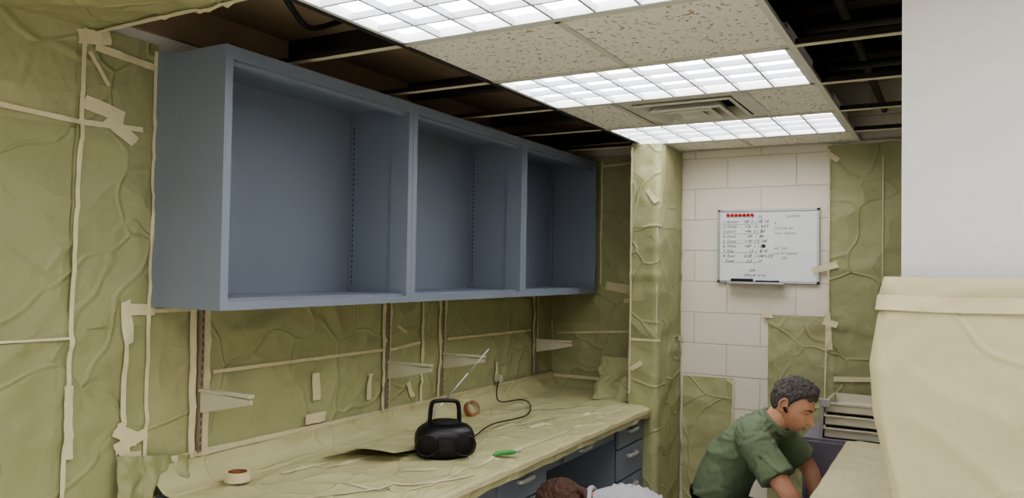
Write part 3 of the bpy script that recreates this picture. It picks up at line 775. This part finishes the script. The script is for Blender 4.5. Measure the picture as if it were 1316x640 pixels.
Ry=lambda d: Matrix.Rotation(math.radians(d),3,'Y'); Rz=lambda d: Matrix.Rotation(math.radians(d),3,'Z')
HR=Rz(-12)@Ry(32)
def man_extra(mb):
    c=V((-.65,3.78,1.105)); q=c+HR@V((.006,-.086,-.008))
    mb.tube(*crom([q,q+HR@V((.010,-.002,-.008)),q+HR@V((.022,.002,-.014))],[.008,.007,.004],4),M['black'],10)
person("man",dict(
    head=(-.65,3.78,1.105),hrot=HR,extra=man_extra,
    spine=[(-.985,3.78,.62),(-.968,3.78,.69),(-.915,3.78,.80),(-.845,3.78,.895),(-.785,3.78,.955),(-.755,3.78,.985),(-.725,3.78,1.01)],
    srad=[(.165,.125),(.18,.128),(.185,.125),(.20,.115),(.175,.095),(.11,.08),(.068,.062)],
    armR=[(-.79,3.615,.955),(-.635,3.545,.765),(-.535,3.60,.60)], armL=[(-.77,3.95,.955),(-.61,4.02,.76),(-.535,3.93,.60)],
    hdR=((.15,.15,-.95),(-.2,.9,.1),1), hdL=((.15,-.1,-.95),(-.2,-.9,.1),-1), sleeve=.80,
    pelvis=(-.985,3.78,.54), legR=[(-.98,3.68,.54),(-.64,3.60,.50),(-.80,3.60,.10)], legL=[(-.98,3.88,.54),(-.64,3.98,.48),(-.80,3.97,.10)],
    footR=(1,0,0),footL=(1,.1,0)),M['shirt'],M['hairg'],'short')

HR2=Rz(172)@Ry(48)
def w_extra(mb):
    c=V((-1.315,2.77,.755)); 
    p,r=crom([c+HR2@V((-.10,0,.03)),c+HR2@V((-.125,0,.0)),c+HR2@V((-.13,.02,-.06)),c+HR2@V((-.12,.03,-.14))],[.014,.018,.018,.008],6)
    mb.tube(p,r,M['hairb'],16)
person("crouching_woman",dict(
    head=(-1.315,2.77,.755),hrot=HR2,extra=w_extra,
    spine=[(-.83,2.90,.50),(-.86,2.89,.58),(-.93,2.86,.68),(-1.03,2.83,.755),(-1.12,2.81,.785),(-1.17,2.80,.79),(-1.21,2.79,.785)],
    srad=[(.15,.115),(.15,.11),(.15,.105),(.165,.10),(.15,.085),(.10,.07),(.06,.055)],
    armL=[(-1.12,2.65,.76),(-1.20,2.60,.50),(-1.42,2.64,.42)], armR=[(-1.10,2.97,.76),(-1.20,3.02,.50),(-1.42,2.92,.42)],
    hdL=((-.95,.1,-.1),(0,.1,-1),1), hdR=((-.95,-.1,-.1),(0,-.1,-1),-1), sleeve=1.0,
    pelvis=(-.82,2.90,.44), legL=[(-.83,2.80,.42),(-1.12,2.76,.09),(-.74,2.78,.10)], legR=[(-.83,3.0,.42),(-1.12,3.02,.09),(-.74,3.0,.10)],
    footL=(.7,0,-.5),footR=(.7,0,-.5),footup=(.3,0,.5)),M['shirt2'],M['hairb'],'long')

# ------------------------------------------------------------------ camera, world
th=math.radians(29.6); pt=math.radians(1.49); ro=.016
fw=V((-math.sin(th)*math.cos(pt),math.cos(th)*math.cos(pt),math.sin(pt)))
rt=V((math.cos(th),math.sin(th),0)); up_=rt.cross(fw)
r2=rt*math.cos(ro)+up_*math.sin(ro); u2=-rt*math.sin(ro)+up_*math.cos(ro)
cam=bpy.data.cameras.new("camera"); cam.lens=27.36; cam.sensor_width=36; cam.clip_start=.02
co=bpy.data.objects.new("camera",cam); scene.collection.objects.link(co)
co.matrix_world=Matrix.Translation((0,0,1.7))@Matrix((r2,u2,-fw)).transposed().to_4x4()
scene.camera=co
w=bpy.data.worlds.new("world"); scene.world=w; w.use_nodes=True
w.node_tree.nodes["Background"].inputs[0].default_value=(.05,.05,.05,1)
scene.view_settings.view_transform='AgX'
try: scene.view_settings.look='AgX - Medium High Contrast'
except Exception: scene.view_settings.look='None'
scene.view_settings.exposure=.38
